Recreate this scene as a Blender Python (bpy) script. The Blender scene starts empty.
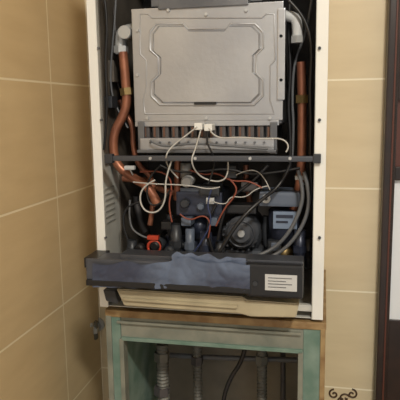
import bpy, bmesh, math, random
from mathutils import Vector, Matrix, noise
random.seed(4)
S = bpy.context.scene
try:
    S.view_settings.view_transform = 'Standard'
except Exception: pass

# ---------------- camera (solved from the vanishing points of the walls) -------------
F = 570.0
CAM = Vector((0.571, -1.35, 1.45))
dY = Vector((124, 93, -570)).normalized()
dZ = Vector((-56, 3560, 570)); dZ = (dZ - dZ.dot(dY)*dY).normalized()
dX = dY.cross(dZ)
Rcw = Matrix((dX, dY, dZ))          # camera vector -> world vector
cam_d = bpy.data.cameras.new('camera'); cam = bpy.data.objects.new('camera', cam_d)
S.collection.objects.link(cam); S.camera = cam
cam.matrix_world = Matrix.Translation(CAM) @ Rcw.to_4x4()
cam_d.sensor_width = 36; cam_d.lens = F/400*36; cam_d.clip_start = 0.02

def V(u, v, D):
    """surveyed point: world position of a point standing D metres in front of the camera station"""
    r = Rcw @ Vector((u-200, 200-v, -F))
    return CAM + r*(D/r.y)

# ---------------- materials ----------------
def mat(name, col, rough=.5, metal=0., col2=None, nscale=20, bump=0., bscale=60, contrast=(.35,.65), coat=0., trans=0.):
    m = bpy.data.materials.new(name); m.use_nodes = True
    nt = m.node_tree; b = nt.nodes['Principled BSDF']
    b.inputs['Base Color'].default_value = (*col, 1)
    b.inputs['Roughness'].default_value = rough
    b.inputs['Metallic'].default_value = metal
    b.inputs['Coat Weight'].default_value = coat
    b.inputs['Transmission Weight'].default_value = trans
    tc = nt.nodes.new('ShaderNodeTexCoord')
    if col2 is not None:
        n = nt.nodes.new('ShaderNodeTexNoise'); n.inputs['Scale'].default_value = nscale
        n.inputs['Detail'].default_value = 5
        nt.links.new(tc.outputs['Object'], n.inputs['Vector'])
        r = nt.nodes.new('ShaderNodeValToRGB')
        r.color_ramp.elements[0].position = contrast[0]; r.color_ramp.elements[0].color = (*col, 1)
        r.color_ramp.elements[1].position = contrast[1]; r.color_ramp.elements[1].color = (*col2, 1)
        nt.links.new(n.outputs['Fac'], r.inputs['Fac']); nt.links.new(r.outputs['Color'], b.inputs['Base Color'])
    if bump:
        n2 = nt.nodes.new('ShaderNodeTexNoise'); n2.inputs['Scale'].default_value = bscale
        nt.links.new(tc.outputs['Object'], n2.inputs['Vector'])
        bp = nt.nodes.new('ShaderNodeBump'); bp.inputs['Strength'].default_value = bump; bp.inputs['Distance'].default_value = .002
        nt.links.new(n2.outputs['Fac'], bp.inputs['Height']); nt.links.new(bp.outputs['Normal'], b.inputs['Normal'])
    return m

def tile_mat(name, axis, off_h, off_v, w, h, base, base2, grout):
    m = bpy.data.materials.new(name); m.use_nodes = True
    nt = m.node_tree; b = nt.nodes['Principled BSDF']; L = nt.links.new
    tc = nt.nodes.new('ShaderNodeTexCoord'); sp = nt.nodes.new('ShaderNodeSeparateXYZ')
    L(tc.outputs['Object'], sp.inputs[0])
    cb = nt.nodes.new('ShaderNodeCombineXYZ')
    a1 = nt.nodes.new('ShaderNodeMath'); a1.operation = 'ADD'; a1.inputs[1].default_value = off_h
    a2 = nt.nodes.new('ShaderNodeMath'); a2.operation = 'ADD'; a2.inputs[1].default_value = off_v
    L(sp.outputs[axis[0]], a1.inputs[0]); L(sp.outputs[axis[1]], a2.inputs[0])
    L(a1.outputs[0], cb.inputs[0]); L(a2.outputs[0], cb.inputs[1])
    br = nt.nodes.new('ShaderNodeTexBrick'); br.offset = 0; br.squash = 1
    br.inputs['Scale'].default_value = 1; br.inputs['Mortar Size'].default_value = .0021
    br.inputs['Mortar Smooth'].default_value = .1; br.inputs['Bias'].default_value = 0
    br.inputs['Brick Width'].default_value = w; br.inputs['Row Height'].default_value = h
    L(cb.outputs[0], br.inputs['Vector'])
    mp = nt.nodes.new('ShaderNodeMapping'); mp.inputs['Scale'].default_value = (3, 3, 14)
    L(tc.outputs['Object'], mp.inputs['Vector'])
    n = nt.nodes.new('ShaderNodeTexNoise'); n.inputs['Scale'].default_value = 2.2; n.inputs['Detail'].default_value = 4
    L(mp.outputs[0], n.inputs['Vector'])
    r = nt.nodes.new('ShaderNodeValToRGB'); r.color_ramp.elements[0].position = .3; r.color_ramp.elements[1].position = .7
    r.color_ramp.elements[0].color = (*base, 1); r.color_ramp.elements[1].color = (*base2, 1)
    L(n.outputs['Fac'], r.inputs['Fac'])
    L(r.outputs[0], br.inputs['Color1']); L(r.outputs[0], br.inputs['Color2'])
    br.inputs['Mortar'].default_value = (*grout, 1)
    L(br.outputs['Color'], b.inputs['Base Color'])
    bp = nt.nodes.new('ShaderNodeBump'); bp.invert = True; bp.inputs['Strength'].default_value = .3; bp.inputs['Distance'].default_value = .001
    L(br.outputs['Fac'], bp.inputs['Height']); L(bp.outputs[0], b.inputs['Normal'])
    b.inputs['Roughness'].default_value = .3
    return m

M = {}
M['case'] = mat('white_enamel', (.80,.80,.77), .35)
M['side'] = mat('galvanised_side', (.50,.50,.47), .5, .1, (.60,.60,.56), 30)
M['louvre'] = mat('louvre_shadow_grey', (.30,.30,.28), .5)
M['liner'] = mat('dark_brown_liner', (.08,.068,.056), .6, .2, (.14,.12,.10), 14)  # plain dark brown mottle for the inner side sheets
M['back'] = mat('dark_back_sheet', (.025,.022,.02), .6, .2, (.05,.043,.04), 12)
M['steel'] = mat('brushed_steel', (.38,.385,.41), .36, .55, (.48,.485,.50), 7, .15, 120)
M['steel_d'] = mat('dull_steel', (.17,.175,.19), .45, .5, (.11,.115,.13), 20)
M['alu'] = mat('aluminium', (.50,.51,.52), .38, .4)
M['dullpipe'] = mat('dull_flex_pipe', (.22,.22,.20), .6, .3, (.14,.135,.12), 20)
M['dark'] = mat('dark_grey', (.035,.038,.045), .4, .1)
M['motor'] = mat('motor_grey', (.075,.08,.095), .35, .25, (.10,.11,.13), 30)
M['bar'] = mat('bar_grey', (.075,.08,.095), .35, .4)
M['black'] = mat('black_plastic', (.012,.012,.014), .4)
M['panelg'] = mat('panel_grey', (.05,.052,.06), .45, 0, (.075,.08,.10), 14)
M['copper'] = mat('copper', (.40,.16,.09), .38, .4, (.24,.09,.055), 25)
M['burner'] = mat('burner_rust', (.12,.11,.11), .55, .4, (.085,.08,.085), 40)
M['fin'] = mat('copper_fin_edge', (.16,.085,.06), .5, .5)
M['brass'] = mat('brass', (.30,.21,.09), .4, .7)
M['white'] = mat('white_plastic', (.75,.75,.73), .4)
M['wirew'] = mat('white_cable', (.46,.45,.43), .5)
M['wireg'] = mat('grey_cable', (.12,.125,.135), .5)
M['wirer'] = mat('red_brown_cable', (.24,.06,.035), .5)
M['wireb'] = mat('blue_cable', (.03,.045,.12), .5)
M['blue_d'] = mat('dark_blue_cast', (.024,.029,.05), .35, .2, (.042,.05,.082), 40)
M['blue_l'] = mat('blue_grey_plastic', (.115,.14,.19), .4)
M['label'] = mat('paper_label', (.55,.56,.57), .6)
M['bluelabel'] = mat('blue_label', (.20,.26,.37), .45)
M['red'] = mat('red_plastic', (.50,.06,.03), .35)
M['film'] = mat('grey_blue_tape', (.045,.055,.095), .42, .05, (.13,.17,.26), 9, .12, 30, (.42,.64))
M['cream'] = mat('cream_plastic', (.47,.41,.28), .45, 0, (.36,.31,.21), 15)
M['wood'] = mat('wood_edge', (.22,.13,.055), .5, 0, (.36,.25,.12), 35)
M['green'] = mat('green_drywall', (.12,.20,.165), .8, 0, (.21,.29,.25), 22, .3)
M['greyg'] = mat('grey_green_profile', (.16,.175,.15), .6, .1, (.26,.265,.22), 18)
M['doorw'] = mat('dark_door_wood', (.018,.010,.008), .3, 0, (.03,.015,.011), 25)
M['doorr'] = mat('door_red_moulding', (.10,.03,.02), .35)
M['glass'] = mat('frosted_glass_lit', (.80,.84,.90), .25)  # light from the room behind the door is painted in as bluish white
M['orn'] = mat('brown_glaze', (.07,.035,.015), .4)
M['plaster'] = mat('ceiling_paint', (.7,.68,.64), .8)
M['floor'] = mat('floor_tile', (.25,.18,.12), .4, 0, (.3,.22,.15), 6)
M['nichew'] = mat('niche_rendered_wall', (.30,.26,.20), .8, 0, (.19,.165,.13), 8)
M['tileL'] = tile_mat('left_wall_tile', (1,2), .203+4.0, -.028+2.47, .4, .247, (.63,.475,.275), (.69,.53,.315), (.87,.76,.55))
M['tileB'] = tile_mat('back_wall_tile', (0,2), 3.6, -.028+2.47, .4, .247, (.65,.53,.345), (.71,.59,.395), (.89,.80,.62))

# ---------------- mesh helpers ----------------
def obj_from_bm(name, bm, m, parent=None, smooth=False):
    me = bpy.data.meshes.new(name); bm.normal_update(); bm.to_mesh(me); bm.free()
    if m: me.materials.append(m if not isinstance(m, str) else M[m])
    if smooth:
        for p in me.polygons: p.use_smooth = True
    o = bpy.data.objects.new(name, me); S.collection.objects.link(o)
    if parent: o.parent = parent
    return o

def wbox(name, x0, x1, y0, y1, z0, z1, m, parent=None, bev=0.0, seg=2):
    bm = bmesh.new(); bmesh.ops.create_cube(bm, size=1)
    for v in bm.verts:
        v.co = Vector((x0+(x1-x0)*(v.co.x+.5), y0+(y1-y0)*(v.co.y+.5), z0+(z1-z0)*(v.co.z+.5)))
    if bev: bmesh.ops.bevel(bm, geom=bm.edges[:], offset=bev, segments=seg, affect='EDGES', profile=.7)
    return obj_from_bm(name, bm, m, parent)

def box(name, u0, v0, u1, v1, D0, D1, m, parent=None, bev=.0012):
    um, vm = (u0+u1)/2, (v0+v1)/2
    return wbox(name, V(u0,vm,D0).x, V(u1,vm,D0).x, V(um,vm,D0).y, V(um,vm,D1).y, V(um,v1,D0).z, V(um,v0,D0).z, m, parent, bev)

def cyl(name, p0, p1, r, m, parent=None, r2=None, seg=28, bev=0):
    bm = bmesh.new(); d = p1-p0
    bmesh.ops.create_cone(bm, cap_ends=True, segments=seg, radius1=r, radius2=r if r2 is None else r2, depth=d.length)
    if bev:
        es = [e for e in bm.edges if all(abs(abs(v.co.z)-d.length/2) < 1e-6 for v in e.verts) and abs(e.verts[0].co.z-e.verts[1].co.z) < 1e-6]
        bmesh.ops.bevel(bm, geom=es, offset=bev, segments=2, affect='EDGES')
    q = Vector((0,0,1)).rotation_difference(d.normalized())
    bmesh.ops.transform(bm, matrix=Matrix.Translation((p0+p1)/2) @ q.to_matrix().to_4x4(), verts=bm.verts)
    o = obj_from_bm(name, bm, m, parent)
    for p in o.data.polygons: p.use_smooth = len(p.vertices) == 4 and seg > 8
    return o

def tube_w(name, pts, r, m, parent=None, cyclic=False, kind='NURBS'):
    cu = bpy.data.curves.new(name, 'CURVE'); cu.dimensions = '3D'; cu.bevel_depth = r; cu.bevel_resolution = 4
    cu.use_fill_caps = True
    s = cu.splines.new(kind); s.points.add(len(pts)-1)
    for i, p in enumerate(pts): s.points[i].co = (*p, 1)
    if kind == 'NURBS': s.order_u = 3; s.use_endpoint_u = True; s.resolution_u = 8
    s.use_cyclic_u = cyclic
    t = bpy.data.objects.new('tmp', cu); S.collection.objects.link(t)
    dg = bpy.context.evaluated_depsgraph_get(); dg.update()
    me = bpy.data.meshes.new_from_object(t.evaluated_get(dg)); bpy.data.objects.remove(t)
    me.name = name; me.materials.clear(); me.materials.append(M[m])
    for p in me.polygons: p.use_smooth = True
    o = bpy.data.objects.new(name, me); S.collection.objects.link(o)
    if parent: o.parent = parent
    return o
def tube(name, pts, r, m, parent=None, **k):
    D = 1.05; P = []
    for p in pts:
        if len(p) > 2: D = p[2]
        P.append(V(p[0], p[1], D))
    return tube_w(name, P, r, m, parent, **k)
def disc(name, u, v, D0, D1, r, m, parent=None, **k):      # cylinder whose axis faces the room
    a = V(u, v, D0); b = a.copy(); b.y += D1-D0
    return cyl(name, a, b, r, m, parent, **k)
def torus(name, c, R, r, m, parent=None, axis='Y'):
    bm = bmesh.new(); n, k = 32, 10; vs = []
    for i in range(n):
        a = 2*math.pi*i/n
        for j in range(k):
            b = 2*math.pi*j/k
            x, z, y = (R+r*math.cos(b))*math.cos(a), (R+r*math.cos(b))*math.sin(a), r*math.sin(b)
            co = (x, y, z) if axis == 'Y' else (x, z, y)
            vs.append(bm.verts.new(c+Vector(co)))
    for i in range(n):
        for j in range(k):
            bm.faces.new((vs[i*k+j], vs[((i+1)%n)*k+j], vs[((i+1)%n)*k+(j+1)%k], vs[i*k+(j+1)%k]))
    bmesh.ops.recalc_face_normals(bm, faces=bm.faces)
    return obj_from_bm(name, bm, m, parent, True)
def hexnut(name, p0, p1, r, m, parent): return cyl(name, p0, p1, r, m, parent, seg=6)
def empty(name):
    e = bpy.data.objects.new(name, None); S.collection.objects.link(e); return e

# ---------------- room ----------------
wbox('wall_back', -.1, 2.1, 0, .1, 0, 2.6, 'tileB')
wbox('wall_left', -.1, 0, -2.6, 0, 0, 2.6, 'tileL')
wbox('wall_right', 2.1, 2.2, -2.6, .1, 0, 2.6, 'tileB')
wbox('floor', -.1, 2.2, -2.6, .1, -.1, 0, 'floor')
wbox('ceiling', -.1, 2.2, -2.6, .1, 2.6, 2.7, 'plaster')

# ---------------- boiler ----------------
B = empty('gas_boiler')
XL, XR = .571-.418, .571+.004
YF, YB = -.35, -.003
ZB, ZT = V(200,312,1.0).z, 1.83
t = .0015
wbox('side_panel_left', XL, XL+t, YF, YB, ZB, ZT, 'side', B)
wbox('side_panel_right', XR-t, XR, YF, YB, ZB, ZT, 'side', B)
zx = V(110,165,1.05).z
wbox('liner_left_upper', XL+t, XL+.004, YF+.045, YB-.03, zx, ZT, 'liner', B)  # added dark sheets, leave only a front strip of the grey side visible
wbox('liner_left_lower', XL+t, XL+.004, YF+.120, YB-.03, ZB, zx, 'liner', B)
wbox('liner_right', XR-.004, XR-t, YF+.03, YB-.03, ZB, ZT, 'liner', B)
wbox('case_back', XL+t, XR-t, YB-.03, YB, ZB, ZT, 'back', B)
wbox('case_top', XL, XR, YF, YB, ZT, ZT+t, 'case', B)
wbox('case_bottom', XL+t, XR-t, YF+.002, YB, ZB, ZB+t, 'side', B)
wbox('flange_left', XL-.001, XL+.016, YF-.004, YF, ZB, ZT, 'case', B, .001)
wbox('flange_right', XR-.018, XR+.001, YF-.004, YF, ZB, ZT, 'case', B, .001)
wbox('flange_right_return', XR-.019, XR-.0175, YF-.004, YF+.012, ZB, ZT, 'side', B)
wbox('outer_skin_left', XL-.001, XL, YF, YB, ZB, ZT, 'case', B)
wbox('outer_skin_right', XR, XR+.001, YF, YB, ZB, ZT, 'case', B)
for i, v in enumerate((48, 120, 238)):
    disc('flange_screw_%d'%i, 319.5, v, .992, .998, .0026, 'dark', B)
    disc('flange_screw_l%d'%i, 96+v*.038, v, .992, .998, .002, 'steel_d', B)
for i in range(7):
    z = V(113, 187+i*5.5, 1.08).z
    wbox('louvre_%d'%i, XL+t, XL+t+.002, -.31, -.262, z, z+.0025, 'louvre', B, .0008)
wbox('side_stiffener', XL+t, XL+.006, -.335, -.325, ZB, ZT, 'side', B, .001)

# combustion chamber
DC = 1.035
box('chamber_body', 136, 6, 282, 124, DC+.004, 1.25, 'steel_d', B)
box('chamber_cover', 133, 5, 283, 121, DC, DC+.004, 'steel', B, .0015)
box('chamber_hood', 150, -70, 262, 4, 1.07, 1.22, 'steel_d', B)
box('hood_bracket', 158, -4, 248, 7, DC-.004, DC+.03, 'steel_d', B)
box('chamber_side_lip_r', 277, 8, 285, 100, DC-.004, DC+.006, 'steel', B, .002)
ridge = [(150,32),(156,24),(183,24),(188,29),(226,29),(231,24),(255,24),(263,32),(263,48),(256,55),(256,73),(263,80),(263,96),(254,105),(160,105),(151,96),(151,82),(158,75),(158,57),(150,50)]
tube('pressed_ridge', [(a,b,DC) for a,b in ridge], .0022, 'steel', B, cyclic=True, kind='POLY')
bm = bmesh.new()
def shrink(p, k): return (207+(p[0]-207)*k, 65+(p[1]-65)*k)
lo = [bm.verts.new(V(*shrink(p, .955), DC)) for p in ridge]
hi = [bm.verts.new(V(*shrink(p, .92), DC)+Vector((0,-.004,0))) for p in ridge]
bm.faces.new(hi)
for i in range(len(lo)): bm.faces.new((lo[i], lo[(i+1)%len(lo)], hi[(i+1)%len(lo)], hi[i]))
bmesh.ops.recalc_face_normals(bm, faces=bm.faces)
obj_from_bm('pressed_field', bm, 'steel', B)
outer = [(140,14),(148,14),(152,18),(262,18),(266,14),(274,14),(275,60),(270,66),(270,100),(274,114),(145,114),(143,100),(146,88),(146,60),(140,54)]
tube('outer_ridge', [(a,b,DC) for a,b in outer], .0013, 'steel', B, cyclic=True, kind='POLY')
for i,(u,v) in enumerate([(206,14),(137,30),(137,75),(147,118),(206,118),(270,118),(281,36),(281,80),(168,10),(246,10)]):
    disc('cover_screw_%d'%i, u, v, DC-.004, DC+.001, .003, 'alu', B, seg=6)
box('sight_slot', 194, 102, 216, 104.5, DC-.006, DC-.001, 'black', B, .0004)
# burner
box('burner_tray', 135, 121, 279, 126, DC, 1.2, 'steel', B)
box('burner_recess', 140, 126, 276, 140, DC+.02, 1.2, 'dark', B)
for i in range(14):
    u = 143+i*9.5
    box('burner_blade_%d'%i, u, 125.5, u+6.5, 139, DC+.004, 1.18, 'burner', B, .0015)
    box('burner_fin_%d'%i, u+1, 127, u+3, 137, DC+.002, DC+.006, 'fin', B, .0004)
box('manifold_bar', 140, 138, 274, 150, 1.022, 1.05, 'steel', B, .002)
for i in range(13):
    disc('injector_%d'%i, 150+i*9.5, 142.5, 1.018, 1.024, .0022, 'steel_d', B, seg=6)
box('manifold_rail', 137, 150, 276, 153, 1.018, 1.06, 'steel_d', B)
box('bracket_l', 138, 122, 144, 152, 1.03, 1.04, 'steel_d', B); box('bracket_r', 270, 122, 277, 154, 1.03, 1.04, 'steel_d', B)
box('ignition_plug_a', 194, 123, 202, 130, 1.0, 1.03, 'white', B, .002)
box('ignition_plug_b', 204, 124, 212, 131, 1.0, 1.03, 'white', B, .002)
# crossbar
box('crossbar', 110, 156, 316, 161.5, .992, 1.004, 'bar', B, .0025)
for i, u in enumerate((108, 317)):
    box('crossbar_clip_%d'%i, u-4, 154, u+4, 163.5, .988, 1.002, 'dark', B, .002)
for i, u in enumerate((150, 195, 250, 290)):
    disc('crossbar_screw_%d'%i, u, 158.5, .989, .993, .003, 'alu', B, seg=6)

# pipes upper left / right
tube('flue_elbow', [(138,29,1.07),(125,30),(120,37),(121,54)], .0115, 'alu', B)
disc('elbow_cap', 124, 32, 1.045, 1.075, .012, 'alu', B)
hexnut('elbow_nut', V(121,46,1.07), V(121,53,1.07), .014, 'alu', B)
tube('copper_riser_left', [(123,52,1.065),(126,85),(127,104),(122,118),(114,132),(113,150),(117,166),(133,178),(150,187),(158,205)], .0090, 'copper', B)
tube('copper_loop_left', [(120,100,1.10),(126,115),(133,125),(133,150),(140,168),(152,176),(154,200),(150,225)], .0055, 'copper', B)
hexnut('nut_left', V(126,88,1.065), V(127,95,1.065), .0125, 'brass', B)
tube('white_elbow_right', [(280,15,1.06),(292,16),(298,22),(297,42)], .0095, 'label', B)
hexnut('white_elbow_nut', V(297,36,1.06), V(297,43,1.06), .0115, 'alu', B)
tube('copper_riser_right', [(301,62,1.09),(302,90),(302,118),(302,150),(301,172),(298,195),(292,215)], .0085, 'copper', B)
hexnut('nut_right', V(302,95,1.09), V(302,103,1.09), .0125, 'brass', B)
tube('hose_right_a', [(283,-5,1.04),(300,10),(311,35),(312,60),(310,85),(311,120),(310,160),(312,200)], .0030, 'black', B)
tube('hose_right_b', [(290,0,1.08),(288,30),(291,70),(288,105),(291,140),(290,170)], .003, 'black', B)
tube('hose_right_c', [(313,-10,1.1),(308,30),(294,60),(292,100),(294,130),(292,160)], .0025, 'wireg', B)
tube('capillary_left', [(116,-5,1.08),(115,20),(112,50),(110,80),(114,105),(128,128)], .002, 'wireg', B)
tube('capillary_left_b', [(110,-5,1.12),(118,30),(113,70),(120,90)], .0018, 'burner', B)
tube('tube_top_left', [(104,-5,1.04),(108,20),(105,60),(108,110),(104,150)], .0025, 'black', B)
box('bracket_top_left', 106, 60, 114, 82, 1.08, 1.12, 'liner', B, .002)
box('duct_sensor', 104, 96, 112, 108, 1.05, 1.08, 'dark', B, .002)

# lower cluster
tube('copper_mid_a', [(178,160,1.12),(178,180),(177,200)], .0075, 'copper', B)
tube('copper_mid_b', [(120,178,1.14),(150,180),(160,190),(175,192)], .0075, 'copper', B)
tube('copper_mid_c', [(136,196,1.18),(138,220),(146,232)], .007, 'burner', B)
tube('copper_mid_d', [(246,165,1.16),(246,190),(252,210)], .006, 'copper', B)
# gas valve
box('gas_valve_body', 176, 192, 222, 216, 1.07, 1.17, 'blue_d', B, .004)
box('gas_valve_top', 180, 188, 205, 194, 1.075, 1.14, 'blue_l', B, .003)
box('gas_valve_coil', 199, 186, 219, 196, 1.06, 1.11, 'dark', B, .003)
disc('gas_valve_cap', 186, 182, 1.06, 1.1, .011, 'label', B, bev=.003)
disc('gas_valve_knob', 184, 204, 1.055, 1.075, .009, 'dark', B, bev=.002)
disc('gas_valve_port', 200, 207, 1.06, 1.075, .007, 'blue_l', B, bev=.002)
cyl('gas_valve_neck', V(200,216,1.11), V(200,238,1.11), .016, 'blue_d', B)
cyl('gas_valve_collar', V(186,178,1.1), V(186,163,1.1), .011, 'alu', B)
box('gas_valve_plug', 206, 198, 214, 204, 1.06, 1.07, 'label', B)
box('connector_a', 226, 166, 236, 178, 1.08, 1.1, 'dark', B); box('connector_b', 241, 182, 258, 192, 1.10, 1.16, 'burner', B, .003)
# pump: round motor housing facing the room
PD = 1.045
pc = V(241,234,PD+.03)
disc('pump_flange', 241, 236, PD+.05, PD+.07, .040, 'dark', B, bev=.004)
disc('pump_motor', 241, 234, PD+.01, PD+.13, .032, 'motor', B, bev=.007)
disc('pump_cap', 241, 234, PD, PD+.015, .021, 'motor', B, bev=.004)
torus('pump_cap_ring', V(241,234,PD+.009), .025, .0018, 'bar', B)
disc('pump_vent_screw', 241, 234, PD-.007, PD+.002, .0065, 'alu', B)
for i in range(18):
    a = 2*math.pi*i/18; c = pc+Vector((math.cos(a)*.0325, 0, math.sin(a)*.0325))
    cyl('pump_rib_%d'%i, c+Vector((0,-.012,0)), c+Vector((0,.05,0)), .0020, 'motor', B, seg=8)
box('pump_volute', 222, 250, 262, 270, 1.08, 1.18, 'motor', B, .008)
box('pump_terminal_box', 226, 205, 256, 214, 1.06, 1.10, 'black', B, .003)
# diverter valve actuator
box('actuator_top', 259, 192, 300, 207, 1.06, 1.13, 'blue_l', B, .006)
cyl('actuator_body', V(284,208,1.1), V(284,243,1.1), .030, 'blue_d', B, bev=.003)
box('actuator_label', 273, 212, 297, 229, 1.066, 1.075, 'bluelabel', B, .001)
box('actuator_label_print', 276, 215, 293, 218, 1.0645, 1.067, 'blue_d', B, .0002)
box('actuator_label_print_b', 276, 221, 288, 223, 1.0645, 1.067, 'blue_d', B, .0002)
disc('actuator_dial', 266, 199, 1.052, 1.062, .008, 'label', B)
disc('actuator_dial_hub', 266, 199, 1.049, 1.053, .003, 'black', B)
cyl('actuator_stem', V(284,243,1.1), V(284,264,1.1), .017, 'brass', B)
# relief valve with a single red handle
disc('relief_valve_body', 154, 247, 1.05, 1.14, .014, 'dark', B)
torus('relief_red_ring', V(154,247,1.045), .0120, .0030, 'red', B)
disc('relief_knob', 154, 247, 1.035, 1.06, .0095, 'black', B, bev=.003)
box('relief_tab', 147, 236, 158, 240, 1.04, 1.05, 'red', B, .001)
disc('valve_knob_black', 138, 250, 1.04, 1.07, .010, 'black', B, bev=.003)
disc('valve_knob_dark', 168, 252, 1.04, 1.07, .009, 'dark', B, bev=.003)
# hydraulic block
box('hydraulic_block', 165, 235, 220, 262, 1.10, 1.2, 'blue_d', B, .006)
for i,(u,v0,v1,r,m) in enumerate([(176,224,262,.011,'dark'),(190,228,262,.009,'blue_l'),(206,232,262,.012,'blue_d'),(220,242,262,.009,'dark'),
                                  (274,240,264,.012,'dark'),(300,230,266,.011,'blue_d'),(132,240,262,.010,'dark'),(309,238,268,.008,'black')]):
    cyl('valve_stub_%d'%i, V(u,v0,1.07), V(u,v1,1.07), r, m, B)
    hexnut('valve_nut_%d'%i, V(u,(v0+v1)/2-3,1.07), V(u,(v0+v1)/2+4,1.07), r*1.25, m, B)
tube('pipe_dark_b', [(170,215,1.1),(168,232),(180,246),(200,250)], .007, 'dark', B)
tube('pipe_dark_c', [(266,216,1.12),(264,240),(272,252),(295,254)], .007, 'dark', B)

# wiring
W = [
 ('wirew',.0014,[(197,127,1.0),(188,134),(172,146),(165,156,.985),(168,168,1.02),(178,178,1.03)]),
 ('wirew',.0014,[(209,128,1.0),(214,139),(240,137),(262,139),(283,138),(290,147),(286,152)]),
 ('wirew',.0016,[(172,160,1.0),(165,178),(166,200),(158,213),(145,212),(139,200),(143,186),(155,180)]),
 ('wirew',.0014,[(201,129,1.0),(196,148),(190,162,.985),(200,178,1.02),(222,183),(229,172),(228,162)]),
 ('wirew',.0012,[(133,182,1.02),(150,184),(190,185),(210,190),(220,187)]),
 ('wireg',.002,[(150,140,1.01),(160,148),(190,143),(230,146),(268,149)]),
 ('wirew',.0010,[(236,175,1.04),(250,168),(264,175),(270,190)]),
 ('wirew',.0011,[(214,202,1.04),(226,206),(230,196),(246,198),(256,188),(268,186)]),
 ('wireg',.0035,[(298,170,1.03),(304,190),(300,212),(286,238),(266,254),(240,262,1.0)]),
 ('wireg',.0035,[(304,172,1.03),(310,192),(307,218),(292,243),(272,258),(244,266,1.0)]),
 ('black',.0035,[(290,165,1.05),(282,185),(258,202,1.01),(238,222,.99),(222,248),(214,262,.99)]),
 ('black',.003,[(268,165,1.05),(255,180),(232,196),(222,215),(218,240)]),
 ('black',.0025,[(160,165,1.05),(172,172),(200,172),(228,168),(250,175),(280,172),(300,168)]),
 ('black',.003,[(216,205,1.05),(206,222),(210,245),(216,260)]),
 ('wireg',.002,[(130,200,1.05),(128,225),(140,236),(148,238)]),
 ('black',.0025,[(128,240,1.05),(122,225),(126,205),(140,202)]),
 ('black',.0018,[(208,131,1.0),(206,142),(212,152),(216,166,1.02),(208,184)]),
 ('black',.0018,[(160,166,1.03),(150,175),(146,192),(150,206),(162,204),(170,190)]),
 ('wirer',.0016,[(228,178,1.04),(238,186),(234,198),(224,208),(216,226)]),
 ('wirer',.0015,[(190,170,1.04),(204,176),(216,172),(232,182),(250,180),(262,188)]),
 ('wirer',.0015,[(180,214,1.04),(188,222),(204,214),(212,224),(208,238)]),
 ('wirer',.0016,[(140,172,1.04),(156,170),(170,176),(172,190),(168,206),(172,222)]),
 ('wireb',.0016,[(212,188,1.04),(206,204),(212,218),(206,236),(194,252)]),
]
for i,(m,r,p) in enumerate(W): tube('wire_%d'%i, p, r, m, B)
for i,(u,v) in enumerate([(129,168),(300,178)]):
    box('clip_%d'%i, u-5, v-2, u+5, v+2, 1.04, 1.05, 'label', B, .001)
    cyl('clip_pin_%d'%i, V(u,v,1.045), V(u+4,v+7,1.045), .0015, 'label', B)
for i,(u,v) in enumerate([(212,222),(276,247),(166,226),(186,222)]):
    box('fitting_%d'%i, u-5, v-4, u+5, v+4, 1.055, 1.09, ('blue_l','blue_l','black','blue_l')[i], B, .002)

# lowered control panel
cp_y0, cp_y1 = .935, .985
box('control_panel', 86, 262, 250, 286, cp_y0, cp_y1, 'panelg', B, .004)
box('control_panel_housing', 246, 265, 303, 298, cp_y0-.004, cp_y1+.005, 'black', B, .004)
box('panel_rim', 86, 284, 250, 290, cp_y0-.006, cp_y1, 'black', B, .002)
box('panel_top_lip', 120, 258, 303, 265, cp_y0+.01, cp_y1, 'bar', B, .0015)
box('panel_label', 265, 275, 297, 291, cp_y0-.0055, cp_y0-.003, 'label', B, .0003)
for i in range(4):
    box('label_print_%d'%i, 268, 278+i*3, 292-(i%2)*6, 278.7+i*3, cp_y0-.0062, cp_y0-.005, 'wireg', B, .0001)
box('panel_hinge_left', 84, 258, 98, 268, cp_y0+.004, 1.0, 'black', B, .002)
disc('panel_knob', 255, 284, cp_y0-.008, cp_y0, .004, 'dark', B)
# wrinkled tape lying fairly flat over the panel
def tape(name, u0, v0, u1, v1, slope, D, seed, bulge, nu, nv):
    bm = bmesh.new(); g = {}
    for i in range(nu+1):
        for j in range(nv+1):
            a, b = i/nu, j/nv
            top = v0-4*noise.noise(Vector((a*7,seed,3)))-sum(h*math.exp(-((a-c)/w)**2) for c,w,h in bulge)
            bot = v1+2.5*noise.noise(Vector((a*9,4,seed)))
            v = top+(bot-top)*b+a*slope
            p = V(u0+a*(u1-u0), v, D)
            k = (u1-u0)/150
            q = Vector((a*8*k, b*1.6, seed))
            p.y -= .0015+.0030*abs(noise.noise(q))+.0012*abs(noise.noise(q*2.3+Vector((b*2,0,0))))
            g[i,j] = bm.verts.new(p)
    for i in range(nu):
        for j in range(nv): bm.faces.new((g[i,j], g[i,j+1], g[i+1,j+1], g[i+1,j]))
    return obj_from_bm(name, bm, 'film', B, True)
tape('protective_film', 93, 263, 250, 287, 2.5, cp_y0-.003, 3, [(.58,.13,8),(.9,.08,4)], 150, 26)
tape('protective_film_flap', 172, 255, 246, 268, 3, cp_y0+.002, 8, [(.3,.2,3)], 70, 12)
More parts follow.
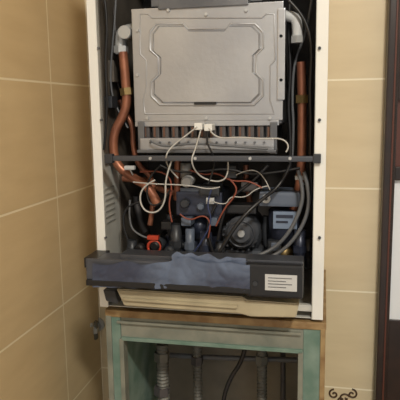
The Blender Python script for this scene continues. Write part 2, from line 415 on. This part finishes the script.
# cream underside tray
def prism(name, pts, D0, D1, m, parent, bev=0):
    bm = bmesh.new()
    a = [bm.verts.new(V(u,v,D0)) for u,v in pts]; b = [bm.verts.new(x.co+Vector((0,D1-D0,0))) for x in a]
    bm.faces.new(a); bm.faces.new(b[::-1])
    for i in range(len(a)): bm.faces.new((a[i], b[i], b[(i+1)%len(a)], a[(i+1)%len(a)]))
    bmesh.ops.recalc_face_normals(bm, faces=bm.faces)
    if bev: bmesh.ops.bevel(bm, geom=bm.edges[:], offset=bev, segments=2, affect='EDGES')
    return obj_from_bm(name, bm, m, parent)
prism('panel_tray', [(116,289),(243,297),(246,300),(299,304),(296,318),(250,317),(240,314),(124,306)], .95, 1.03, 'cream', B, .002)
prism('panel_tray_lip', [(122,298),(238,306),(236,309),(124,301)], .945, .952, 'cream', B, .001)
prism('tray_end', [(103,290),(115,291),(118,304),(106,301)], .96, 1.02, 'dark', B, .001)
box('case_bottom_edge', 103, 300, 322, 306, .999, 1.01, 'side', B, .001)

# ---------------- pipe enclosure (green drywall niche) below ----------------
E = empty('drywall_pipe_enclosure')
ex0, ex1 = V(108,330,1.0).x, V(324,330,1.0).x
zt = V(215,316,1.0).z; zt = min(zt, ZB-.001)
wbox('top_board', ex0-.004, ex1+.004, -.352, -.002, zt-.014, zt, 'wood', E, .002)
zo = V(210,345,1.0).z
wbox('side_board_right', V(303,370,1.0).x, ex1, -.350, -.002, 0, zt-.012, 'green', E, .001)
wbox('side_board_left', ex0, V(122,370,1.0).x, -.350, -.002, 0, zt-.012, 'green', E, .001)
wbox('front_rail', V(121,340,1.0).x, V(304,340,1.0).x, -.348, -.335, zo, zt-.012, 'greyg', E, .001)
wbox('metal_profile_upper', V(118,340,1.0).x, V(301,340,1.0).x, -.354, -.348, zt-.026, zt-.021, 'greyg', E, .001)
wbox('metal_profile_lower', V(122,340,1.0).x, V(303,340,1.0).x, -.353, -.345, zo-.003, zo+.004, 'green', E, .001)
wbox('edge_trim_left', ex0-.003, ex0+.008, -.353, -.349, 0, zt-.012, 'greyg', E, .001)
wbox('edge_trim_right', ex1-.006, ex1+.003, -.353, -.349, 0, zt-.012, 'wood', E, .001)
wbox('inner_trim_right', V(299,370,1.0).x-.002, V(303,370,1.0).x, -.353, -.33, 0, zo, 'greyg', E, .001)
wbox('inner_trim_left', V(121,370,1.0).x, V(125,370,1.0).x, -.353, -.33, 0, zo, 'greyg', E, .001)
wbox('niche_back', V(121,370,1.0).x, V(304,370,1.0).x, -.02, -.003, 0, zt-.012, 'nichew', E)
def bellows(name, u, v0, D, r, m):
    a = V(u, v0, D); z = a.z; z1 = .12
    prof = []; k = 0; bm = bmesh.new()
    while z > z1:
        prof.append((r if k % 2 else r*.82, z)); z -= .004; k += 1
    n = 16; rings = [[bm.verts.new((a.x+rr*math.cos(2*math.pi*i/n), a.y+rr*math.sin(2*math.pi*i/n), zz)) for i in range(n)] for rr, zz in prof]
    for q in range(len(rings)-1):
        for i in range(n): bm.faces.new((rings[q][i], rings[q+1][i], rings[q+1][(i+1)%n], rings[q][(i+1)%n]))
    bm.faces.new(rings[0]); bm.faces.new(rings[-1][::-1])
    bmesh.ops.recalc_face_normals(bm, faces=bm.faces)
    obj_from_bm(name, bm, m, E)
bellows('flex_pipe_a', 162, 344, 1.12, .014, 'dullpipe')
bellows('flex_pipe_b', 197, 340, 1.2, .011, 'dullpipe')
bellows('flex_pipe_c', 262, 342, 1.2, .012, 'dullpipe')
for i,(u,v,D,r) in enumerate([(162,352,1.12,.017),(197,356,1.2,.014),(262,355,1.2,.015),(162,386,1.12,.018)]):
    hexnut('pipe_nut_%d'%i, V(u,v,D), V(u,v+8,D), r, 'burner' if i%2 else 'dullpipe', E)
tube('white_pipe', [(124,352,1.22),(180,356),(225,358),(297,360)], .006, 'wireg', E)
tube('return_pipe', [(142,345,1.15),(143,370),(143,420)], .006, 'wireg', E)
tube('black_cable', [(247,340,1.08),(243,360),(230,378),(222,402),(218,450)], .0045, 'black', E)
tube('copper_low', [(283,345,1.24),(283,380),(283,440)], .006, 'burner', E)

# ---------------- small shut-off valve in the gap left of the boiler --------------
G = empty('shutoff_valve')
a = V(94,328,1.32)
cyl('pipe_stub', Vector((a.x,.001,a.z)), Vector((a.x,a.y-.01,a.z)), .008, 'alu', G)
cyl('wall_rosette', Vector((a.x,.001,a.z)), Vector((a.x,-.006,a.z)), .018, 'alu', G)
cyl('valve_body', a+Vector((0,0,-.03)), a+Vector((0,0,.02)), .010, 'dullpipe', G, bev=.002)
hexnut('valve_nut', a+Vector((0,0,-.012)), a+Vector((0,0,.0)), .013, 'wirew', G)
cyl('valve_lever', a+Vector((0,-.005,.012)), a+Vector((.0,-.03,.02)), .006, 'wirew', G)

# ---------------- brown scroll ornament glazed on the tiles --------------
O = empty('tile_scroll_ornament')
def spiral(name, cx, cz, R, turns, ph, sgn, wd=.0022):
    pts = []
    for i in range(26):
        tt = i/25; a = ph+sgn*turns*2*math.pi*tt; r = R*(1-tt*.85)
        pts.append(Vector((cx+r*math.cos(a), -.0007, cz+r*math.sin(a))))
    tube_w(name, pts, wd, 'orn', O)
for k, base_u in enumerate((334, 352)):
    c = V(base_u, 394, 1.35); s = -1 if k else 1
    spiral('scroll_a', c.x, c.z, .013, 1.2, 1.6, s); spiral('scroll_b', c.x+.018*s, c.z-.014, .014, 1.1, .5, -s)
    spiral('scroll_c', c.x-.010*s, c.z-.034, .016, 1.2, 4.2, s)
c = V(92, 386, 1.35)
spiral('scroll_a', c.x, c.z, .016, 1.2, 1.2, 1); spiral('scroll_b', c.x+.012, c.z-.025, .018, 1.2, 3.4, -1)
spiral('scroll_c', c.x-.006, c.z-.045, .016, 1.2, .4, 1)

# ---------------- door on the right of the back wall ----------------
Dr = empty('door_1')
dx = V(382,200,1.32).x
zg0 = V(392,320,1.33).z; zg1 = V(392,180,1.33).z; zg2 = V(392,100,1.33).z
wbox('architrave_left', dx, dx+.022, -.035, -.001, 0, 2.1, 'doorw', Dr, .004)
wbox('architrave_moulding', dx+.015, dx+.019, -.038, -.034, 0, 2.1, 'doorr', Dr, .0015)
wbox('architrave_right', dx+.85, dx+.9, -.035, -.001, 0, 2.1, 'doorw', Dr, .004)
wbox('architrave_top', dx, dx+.9, -.036, -.001, 2.1, 2.15, 'doorw', Dr, .004)
wbox('leaf_stile', dx+.022, dx+.026, -.028, -.001, 0, 2.1, 'doorw', Dr, .001)
wbox('leaf_stile_right', dx+.76, dx+.85, -.028, -.001, 0, 2.1, 'doorw', Dr, .001)
wbox('leaf_lower_panel', dx+.026, dx+.76, -.022, -.001, 0, zg0, 'doorw', Dr, .002)
wbox('leaf_rail', dx+.026, dx+.76, -.027, -.001, zg1, zg1+.03, 'doorw', Dr, .002)
wbox('leaf_glass', dx+.026, dx+.76, -.015, -.005, zg0, zg1, 'glass', Dr)
wbox('leaf_glass_upper', dx+.026, dx+.76, -.015, -.005, zg1+.03, zg2, 'doorr', Dr)
wbox('leaf_top_rail', dx+.026, dx+.76, -.027, -.001, zg2, 2.1, 'doorw', Dr, .002)

# ---------------- lights ----------------
LampE = empty('ceiling_lamp')
cyl('lamp_base', Vector((.95,-1.75,2.58)), Vector((.95,-1.75,2.6)), .16, 'white', LampE)
em = bpy.data.materials.new('lamp_diffuser'); em.use_nodes = True
eb = em.node_tree.nodes['Principled BSDF']; eb.inputs['Emission Color'].default_value = (1,.93,.82,1); eb.inputs['Emission Strength'].default_value = 4
M['emit'] = em
cyl('lamp_shade', Vector((.95,-1.75,2.55)), Vector((.95,-1.75,2.58)), .14, 'emit', LampE)
ld = bpy.data.lights.new('ceiling_light','AREA'); ld.shape='DISK'; ld.size=.25; ld.energy=45; ld.color=(1,.94,.82)
lo_ = bpy.data.objects.new('ceiling_light', ld); S.collection.objects.link(lo_); lo_.location=(.95,-1.75,2.54)
lo_.rotation_euler = (math.radians(25), 0, 0)
w = bpy.data.worlds.new('world'); S.world = w; w.use_nodes = True
w.node_tree.nodes['Background'].inputs[0].default_value = (1,.975,.92,1)
w.node_tree.nodes['Background'].inputs[1].default_value = .80
